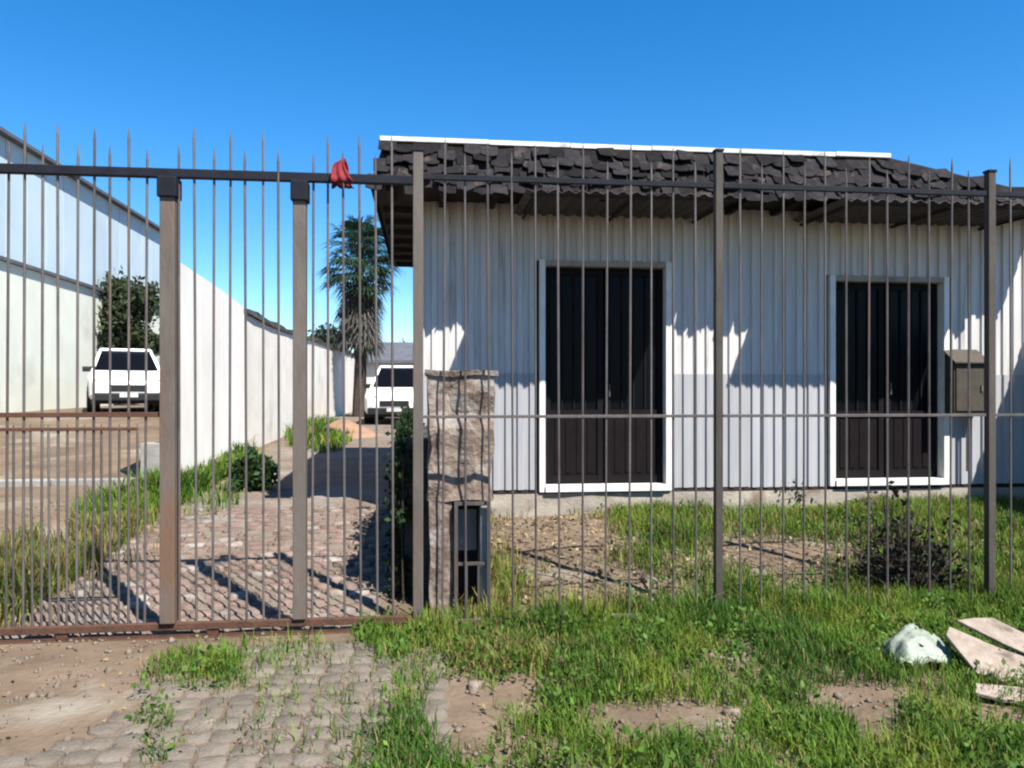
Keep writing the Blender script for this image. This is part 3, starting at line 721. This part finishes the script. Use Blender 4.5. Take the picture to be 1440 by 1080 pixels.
def tree(name, loc, H, crown, nclump, per, size, base, label, seed, trunk_r=.12, group=None, spread=.22, cat='tree', trunk_h=None):
    """crown: function(rng, n) -> clump centres relative to the base"""
    rng = np.random.default_rng(seed); rr = random.Random(seed)
    t = empty(name, loc, label, cat, group)
    C = crown(rng, nclump); tb = MB(); th = trunk_h or H * .8
    pts = [(rr.uniform(-.05, .05) * k, rr.uniform(-.05, .05) * k, th * k / 6 - (.2 if k == 0 else 0)) for k in range(7)]
    tb.tube(pts, [trunk_r * (1.25 - k * .17) for k in range(7)], 8)
    for c in C[:: max(1, len(C) // 22)]:
        k = min(5, max(1, int(max(.1, (c[2] - .6)) / th * 6))); a = Vector(pts[k]); e = Vector(c); m = a.lerp(e, .5) + Vector((0, 0, .1 * rr.random()))
        tb.tube([a, m, e], [trunk_r * .4, trunk_r * .25, trunk_r * .08], 5)
    tb.build('trunk', 'bark', t)
    v, f, c = leaves(C, per, spread * rng.uniform(.7, 1.3, len(C)), size, base, .35, rng)
    sheet_obj('crown', v, f, 'leaf', c, t)
    return t
def ell(cx, cy, cz, rx, ry, rz, fill=.5):
    def f(rng, n):
        d = rng.normal(size=(n, 3)); d /= np.linalg.norm(d, axis=1, keepdims=True)
        return d * (rng.uniform(fill, 1, (n, 1)) ** .6) * np.array([rx, ry, rz]) * rng.uniform(.8, 1.1, (n, 1)) + np.array([cx, cy, cz])
    return f
def union(*fs): return lambda rng, n: np.concatenate([f(rng, max(3, int(n * k))) for f, k in fs])
# fan palm with a skirt of dead fronds at the end of the driveway
def fan(mb_v, mb_f, org, d, L, blades, rr, droop):
    """one fan frond: a stalk and narrow blades spread from its tip"""
    d = d.normalized(); side = d.cross(Vector((0, 0, 1)))
    side = side.normalized() if side.length > .05 else Vector((1, 0, 0)); tip = org + d * L * .5
    def blade(a, b, w):
        n = len(mb_v); c = (b - a).cross(side.cross(d)).normalized() * w
        m = a.lerp(b, .55); b = b + Vector((0, 0, -droop * L * .35))
        mb_v.extend([tuple(a), tuple(m + c), tuple(b), tuple(m - c)]); mb_f.append((n, n + 1, n + 2, n + 3))
    blade(org, tip, .02)
    for k in range(blades):
        t = (k / (blades - 1) - .5) * 2.5
        blade(tip, tip + (d * math.cos(t) + side * math.sin(t)) * L * .55 * rr.uniform(.8, 1.1), .030)
yt = 27.0; pt = P(505, 560, y=yt); zt0 = tz(pt.x, yt); top = P(505, 345, y=yt).z - zt0
palm = empty('fan_palm', (pt.x, yt, zt0), 'tall fan palm with shaggy dead frond skirt beyond the driveway car', 'tree'); rr = random.Random(4)
MB().tube([(0, 0, -.3), (.05, 0, top * .35), (.0, 0, top * .7), (.03, 0, top)], [.26, .2, .17, .14], 10).build('trunk', 'bark', palm)
V, F, K = [], [], []
for k in range(105):
    a = rr.uniform(0, 6.28); el = rr.uniform(-.75, 1.35); n0 = len(V)
    fan(V, F, Vector((.03, 0, top - .15 + .25 * (el > .4) - rr.uniform(0, 1.2))), Vector((math.cos(a) * math.cos(el), math.sin(a) * math.cos(el), math.sin(el))), rr.uniform(1.2, 1.6), 13, rr, .5)
    b = rr.uniform(.6, 1.4); K += [(.034 * b, .066 * b, .034 * b)] * (len(V) - n0)
sheet_obj('crown', np.array(V), np.array(F), 'leaf', np.array(K), palm)
V, F, K = [], [], []
for k in range(95):
    a = rr.uniform(0, 6.28); h = rr.uniform(.8, 2.9); n0 = len(V)
    fan(V, F, Vector((.03, 0, top - h)), Vector((math.cos(a) * .6, math.sin(a) * .6, -rr.uniform(.5, 1.1))), rr.uniform(1.0, 1.5), 9, rr, .5)
    b = rr.uniform(.5, 1.4); K += [(.11 * b, .105 * b, .085 * b)] * (len(V) - n0)
sheet_obj('dead_frond_skirt', np.array(V), np.array(F), 'leaf', np.array(K), palm)
# tree beside the warehouse
yt = 26.0; pt = P(178, 560, y=yt)
zt0 = tz(pt.x, yt); top = P(180, 388, y=yt).z - zt0
tree('olive_tree', (pt.x, yt, zt0), top, union((ell(0, 0, top - 1.1, 1.05, 1.0, 1.0, .2), .6), (ell(.1, 0, top - 2.1, .95, .9, .7, .2), .4)), 80, 80, .12, (.055, .072, .035), 'bushy olive green tree behind the car by the warehouse', 22, .13, spread=.2)
# low trees over the far wall
for i, (px, py, y, r, lab) in enumerate(((452, 462, 46, 1.3, 'small dark tree showing above the low end of the cream wall'), (556, 486, 62, 1.8, 'distant round tree beside the small white house'), (420, 470, 52, 1.2, 'distant dark tree behind the cream wall coping'))):
    p = P(px, 560, y=y); z0 = tz(p.x, y); top = P(px, py, y=y).z - z0
    tree('far_tree', (p.x, y, z0), top, ell(0, 0, top - r * .9, r, r, r * .9, .2), 40, 60, .16, (.035, .05, .03), lab, 30 + i, .12, 'trees far beyond the wall', .28)

# ivy over the low wall's driveway side
rng = np.random.default_rng(5)
n = 150; C = np.stack([rng.uniform(-.20, -.14, n), rng.uniform(5.75, 8.0, n), np.zeros(n)], 1)
C[:, 2] = terrain(C[:, 0], C[:, 1]) + rng.uniform(.05, 1.15, n)
v, f, c = leaves(C, 40, .045, .04, (.022, .045, .016), .4, rng, elong=1.2)
iv = empty('ivy', (-.3, 6.8, .1), 'dark green ivy covering the low wall beside the driveway', 'plant')
sheet_obj('foliage', v - np.array(iv.location), f, 'leaf', c, iv)
st_ = MB()
for k in range(9):
    y = 5.7 + k * .27; st_.tube([(-.16, y, tz(-.16, y) - .03), (-.17, y + .06, .5), (-.16, y + .02, 1.1)], .009, 5)
st_.v = [tuple(Vector(q) - Vector(iv.location)) for q in st_.v]; st_.build('stem', 'twig', iv)

# dead dark shrub in the yard and weeds by the wall
def shrub(px, py, w_px, h_px, n, per, base, label, seed, tw=60, leafs=.035, m='twig', name='shrub'):
    g = G(px, py); rng = np.random.default_rng(seed); rr = random.Random(seed); sc = (g.x * SA + g.y * CA) / FPX
    W, H = w_px * sc / 2, h_px * sc
    t = empty(name, g, label, 'shrub'); tb = MB(); tips = []
    for k in range(tw):
        a = rr.uniform(0, 6.28); r = W * math.sqrt(rr.random()); e = Vector((math.cos(a) * r, math.sin(a) * r * .7, H * rr.uniform(.3, 1) * (.72 + .28 * math.sin(a * 2 + seed)) * (1 - .3 * (r / W) ** 2)))
        s = Vector((e.x * .25, e.y * .25, -.04)); m1 = s.lerp(e, .5) + Vector((rr.uniform(-.06, .06), rr.uniform(-.06, .06), .04))
        tb.tube([s, m1, e], [.008, .006, .002], 4); tips += [e, m1]
        e2 = m1 + Vector((rr.uniform(-.14, .14), rr.uniform(-.14, .14), rr.uniform(0, .14))); tb.tube([m1, e2], [.005, .0015], 4); tips.append(e2)
    tb.build('twigs', m, t)
    if per:
        C = np.array([list(tips[i % len(tips)]) for i in range(n)])
        v, f, c = leaves(C, per, .045, leafs, base, .4, rng); sheet_obj('foliage', v, f, 'leaf', c, t)
    return t
shrub(1275, 835, 170, 175, 130, 9, (.042, .036, .028), 'tangled dark dead shrub in the yard below the right-hand door', 61, 110)
shrub(1108, 715, 60, 62, 60, 14, (.05, .07, .03), 'small dark weedy shrub against the wall between the two doors', 62, 40)
shrub(1385, 705, 70, 70, 70, 14, (.035, .05, .028), 'dark weed clump at the wall below the meter box', 63, 40)
shrub(356, 690, 44, 70, 120, 22, (.03, .065, .02), 'leafy green shrub at the foot of the cream wall', 64, 50, .05)
shrub(642, 712, 40, 90, 40, 8, (.10, .11, .05), 'thin dry weed stalks beside the masonry pillar', 65, 26)

# ------------------------------------------------------------------ rubbish on the verge
g = G(1305, 940); sh_ = MB(); n = 26
for j in range(n):
    for i in range(n):
        u, v = i / (n - 1) * 2 - 1, j / (n - 1) * 2 - 1
        q = Vector((u * 2.1, v * 2.1, 3.3)); r = math.hypot(u, v)
        h = .17 * max(0, 1 - r * r * .9) + .06 * abs(mn.noise(q * .8)) + .04 * mn.noise(q * 1.7) + .035 * abs(mn.noise(q * 3.3)) - .01
        e = 1 + .25 * mn.noise(Vector((math.atan2(v, u) * 1.2, 2, 2)))
        x, y = u * .21 * e, v * .16 * e
        sh_.v.append((x, y, max(.0, h) + tz(g.x + x, g.y + .1 + y) - g.z + .012))
for j in range(n - 1):
    for i in range(n - 1): sh_.f.append((j * n + i, j * n + i + 1, j * n + n + i + 1, j * n + n + i))
ps = sh_.build('plastic_sheet', 'plastic_sheet', None, (g.x, g.y + .1, g.z), smooth=True); ps.modifiers.new('thick', 'SOLIDIFY').thickness = .003
tag(ps, 'crumpled pale green-white plastic sheet lying in the grass', 'plastic sheet')
def slab(px, py, poly, th, rot, dz, label):
    g = G(px, py); mb = MB().prism(poly, lambda x, y: (x, y, 0), lambda x, y: (x, y, th))
    blocky(mb, .0, 0) if False else None
    o = mb.build('broken_board', 'board', None, (g.x, g.y, g.z + dz), bevel=.004); o.rotation_euler = rot
    return tag(o, label, 'board', 'broken boards beside the plastic sheet')
slab(1400, 950, [(-.20, .15), (-.15, .21), (.04, .04), (.30, -.14), (.17, -.22), (-.03, -.20), (-.17, -.12)], .02, (R(30), R(-3), R(-6)), .105, 'pale pinkish lower half of a cracked board beside the plastic sheet')
slab(1402, 948, [(-.125, .215), (-.02, .235), (.10, .24), (.19, .16), (.33, .05), (.46, -.05), (.33, -.135), (.06, .055)], .02, (R(33), R(2), R(-4)), .112, 'cream upper half of a cracked board propped on the verge')
slab(1408, 985, [(-.14, -.05), (-.02, -.09), (.22, -.08), (.30, .02), (.12, .07), (-.10, .06)], .02, (R(7), R(3), R(-16)), .03, 'small broken board fragment lying flat below the cracked board')
sk_ = MB(); a = G(1352, 905); b_ = G(1356, 965)
tag(MB().tube([Vector((0, 0, .02)), (b_ - a) * .5 + Vector((.01, 0, .07)), (b_ - a) + Vector((0, 0, .02))], [.009, .011, .007], 6).build('stick', 'twig', None, a), 'short dark stick between the plastic sheet and the boards', 'stick')
# stones lying about
for i, (px, py, s_, lab) in enumerate(((945, 878, .16, 'pale yellowish stone in the grass by the fence post'), (668, 968, .10, 'small pale stone on the bare earth beside the paving'), (1030, 1005, .09, 'greyish stone half sunk in the verge grass'), (295, 1018, .06, 'small white stone on the worn paving'), (915, 822, .13, 'pale stone lying in the dry part of the yard'))):
    g = G(px, py); o = stone_mesh('stone', 'stone', s_, s_ * .7, s_ * .4, 90 + i, s_ * .12)
    tag(inst(o, 'stone', g + Vector((0, 0, -.005)), (.1, .1, i * 1.3)), lab, 'stone')
# log/step block at the wall foot
g = G(955, 712); tag(blocky(MB().box(-.06, .06, -.06, .06, -.1, .22), .01, 2).build('short_post', 'twig', None, g), 'short dark stump post by the left door frame', 'post')

# ------------------------------------------------------------------ grass
def density(px, py, x, y):
    d = np.zeros_like(px)
    def e(cx, cy, rx, ry, wgt):
        nonlocal d
        d = d + wgt * np.clip(1.6 - 1.6 * np.sqrt(((px - cx) / rx) ** 2 + ((py - cy) / ry) ** 2), 0, 1)
    front = (py > 838) * sstep(520, 640, px + (1080 - py) * -.55 + 60)
    front = np.where(y < FY + .15, front, 0)
    d = d + front * 1.0
    e(560, 900, 70, 40, .8); e(660, 925, 120, 40, .5)
    e(650, 1010, 80, 85, -1.4); e(900, 1020, 125, 46, -1.0); e(1215, 985, 150, 38, -1.05); e(1230, 1030, 70, 45, -.9); e(1000, 1010, 80, 30, -.8); e(1390, 1000, 90, 28, -.6)
    e(275, 950, 85, 40, .85); e(215, 1005, 35, 45, .6); e(215, 1060, 30, 30, .4); e(440, 1010, 260, 110, .05); e(380, 920, 120, 30, .1)
    yard = ((y > FY + .1) & (y < BY - .02) & (x > .02)) * 1.0
    d = d + yard * .26
    e(930, 735, 95, 45, .75); e(1240, 725, 170, 55, .85); e(1130, 850, 200, 32, .8); e(1420, 760, 60, 90, .6); e(700, 830, 40, 70, .6); e(1290, 840, 140, 35, .7)
    e(780, 760, 110, 50, -.5); e(1080, 785, 110, 32, -.45); e(830, 825, 110, 34, -.4)
    # weeds left of the driveway and along the wall
    e(60, 820, 110, 60, 1.0); e(170, 750, 80, 55, .9); e(270, 690, 75, 45, 1.0); e(330, 665, 45, 34, .9); e(450, 618, 50, 22, .8);  e(20, 880, 60, 25, .5)
    d = np.where((x > -2.7) & (x < -.35) & (y > 5.3) & (y < 12), np.minimum(d, .03), d)
    return d
def grow(n, xr, yr, h0, h1, wd, rng, gm=1.0):
    x = rng.uniform(*xr, n); y = rng.uniform(*yr, n); z = terrain(x, y); px, py = proj(x, y, z)
    d = density(px, py, x, y); nz = fbm(x * 2.2, y * 2.2, 4); fine = fbm(x * 9 + 5, y * 9, 2)
    keep = rng.random(n) < np.clip(d * (2.6 * nz + 1.3 * fine - 1.12), 0, 1) * gm
    x, y, z, px, py, nz, d, fine = (a[keep] for a in (x, y, z, px, py, nz, d, fine)); n = len(x)
    tall = 1 + .9 * np.exp(-((y - FY) / .28) ** 2) * (x > -.1)
    h = rng.uniform(h0, h1, n) * (.35 + 1.2 * nz) * tall * np.where(y > 9.5, 1.25, 1) * np.where((x < -2.2) & (y > 5.5), 1.35, 1)
    a = rng.uniform(0, 6.283, n); b = rng.normal(.0, .5, n); lean = np.abs(rng.normal(.45, .35, n)) * h
    dx, dy_ = np.cos(a), np.sin(a); wv = wd * rng.uniform(.6, 1.4, n) * np.where(y > 9, 1.8, 1)
    ex, ey = -dy_ * wv, dx * wv
    p0 = np.stack([x - ex, y - ey, z - .006], -1); p1 = np.stack([x + ex, y + ey, z - .006], -1)
    mx, my, mz = x + dx * lean * .35, y + dy_ * lean * .35, z + h * .6
    p2 = np.stack([mx + ex * .8, my + ey * .8, mz], -1); p3 = np.stack([mx - ex * .8, my - ey * .8, mz], -1)
    p4 = np.stack([x + dx * lean, y + dy_ * lean, z + h * rng.uniform(.75, 1, n)], -1)
    V = np.stack([p0, p1, p2, p3, p4], 1).reshape(-1, 3); o = (np.arange(n) * 5)[:, None]
    F = np.concatenate([o + np.array([[0, 1, 2]]), o + np.array([[0, 2, 3]]), o + np.array([[3, 2, 4]])])
    green = np.array([.115, .215, .024]); dark = np.array([.055, .13, .018]); dry = np.array([.33, .26, .095]); lime = np.array([.21, .27, .035])
    pat = fbm(x * 1.4 + 40, y * 1.4 + 7, 3)[:, None]
    c = dark + (green - dark) * sstep(.3, .62, pat) ; c = c + (lime - c) * sstep(.55, .8, fbm(x * 2.5 + 9, y * 2.5, 3))[:, None] * .8
    dr = .10 + .5 * np.exp(-((px - 690) / 75) ** 2 - ((py - 930) / 40) ** 2) + .35 * ((y > FY + .1) & (y < BY) & (px < 860)) + .15 * ((y > FY + .1) & (y < BY))
    isdry = (rng.random(n) < dr)[:, None]
    c = np.where(isdry, dry * rng.uniform(.5, 1.15, (n, 1)), c) * rng.uniform(.7, 1.3, (n, 1))
    return V, F, np.repeat(np.clip(c, .004, .6), 5, 0)
rng = np.random.default_rng(11); parts = []
parts.append(grow(150000, (-1.2, 5.2), (2.3, 5.45), .05, .13, .0028, rng))
parts.append(grow(40000, (-2.6, -.6), (2.6, 5.1), .025, .07, .0028, rng, .9))
parts.append(grow(110000, (0, 8.5), (5.35, 8.28), .06, .19, .0036, rng))
parts.append(grow(90000, (-5.2, -1.9), (5.3, 10), .06, .2, .0042, rng))
parts.append(grow(60000, (-5, -1.5), (10, 22), .06, .2, .006, rng))
off = 0; Vs, Fs, Cs = [], [], []
for V, F, C in parts: Vs.append(V); Fs.append(F + off); Cs.append(C); off += len(V)
gr = sheet_obj('grass', np.concatenate(Vs), np.concatenate(Fs), 'grass', np.concatenate(Cs))
tag(gr, 'uneven green and dry grass over the verge and yard', 'grass', kind='stuff')
# broad-leaved weeds among the grass
x = rng.uniform(-4.8, 6.5, 30000); y = rng.uniform(2.6, 9.6, 30000); z = terrain(x, y); px, py = proj(x, y, z)
k = rng.random(30000) < np.clip(density(px, py, x, y) - .12, 0, 1) * .42 * (fbm(x * 3, y * 3, 2) > .47)
C = np.stack([x[k], y[k], z[k] + rng.uniform(.02, .10, k.sum())], 1)
v, f, c = leaves(C, 9, .035, .024, (.085, .16, .025), .4, rng, up=.9, elong=1.5)
tag(sheet_obj('weeds', v, f, 'grass', c), 'low broad-leaved weeds mixed into the grass', 'weeds', kind='stuff')
# dry litter and grit
def litter(n, xr, yr, size, base, var, rng, mask=None):
    x = rng.uniform(*xr, n); y = rng.uniform(*yr, n)
    if mask is not None: q = mask(x, y); x, y = x[q], y[q]
    C = np.stack([x, y, terrain(x, y) + .012], 1)
    return leaves(C, 1, .003, size, base, var, rng, up=0, elong=1.4)
a1 = litter(2600, (-3, 6), (2.6, 8.2), .022, (.26, .19, .11), .5, rng); a2 = litter(6000, (.1, 7), (5.3, 8.2), .035, (.34, .27, .17), .5, rng)
v = np.concatenate([a1[0], a2[0]]); f = np.concatenate([a1[1], a2[1] + len(a1[0])]); c = np.concatenate([a1[2], a2[2]])
tag(sheet_obj('leaf_litter', v, f, 'leaf', c), 'dry leaves scattered over bare earth and paving', 'leaf litter', kind='stuff')
n = 12000; x = rng.uniform(-6, 6.5, n); y = rng.uniform(2.5, 9.5, n); s_ = rng.uniform(.006, .022, n) * np.where(rng.random(n) < .05, 2, 1)
q = (fbm(x * 1.5 + 70, y * 1.5, 3) > .42) & ~((y > BY - .05) & (x > -.15)); x, y, s_ = x[q], y[q], s_[q]; n = len(x); z = terrain(x, y)
octa = np.array([(1, 0, 0), (0, 1, 0), (-1, 0, 0), (0, -1, 0), (0, 0, .8), (0, 0, -.6)]); of = np.array([(0, 1, 4), (1, 2, 4), (2, 3, 4), (3, 0, 4), (1, 0, 5), (2, 1, 5), (3, 2, 5), (0, 3, 5)])
V = octa[None] * rng.uniform(.6, 1.3, (n, 6, 1)) * s_[:, None, None] + np.stack([x, y, z + .004], 1)[:, None]
F = (np.arange(n) * 6)[:, None, None] + of[None]
c = np.repeat(np.array([.36, .31, .26]) * rng.uniform(.45, 1.3, (n, 1)), 6, 0)
gv = sheet_obj('gravel', V.reshape(-1, 3), F.reshape(-1, 3), 'leaf', c); gv.data.materials[0] = MATS['gravel'] if 'gravel' in MATS else MATS['stone']
tag(gv, 'loose small stones over the earth and driveway', 'gravel', kind='stuff')
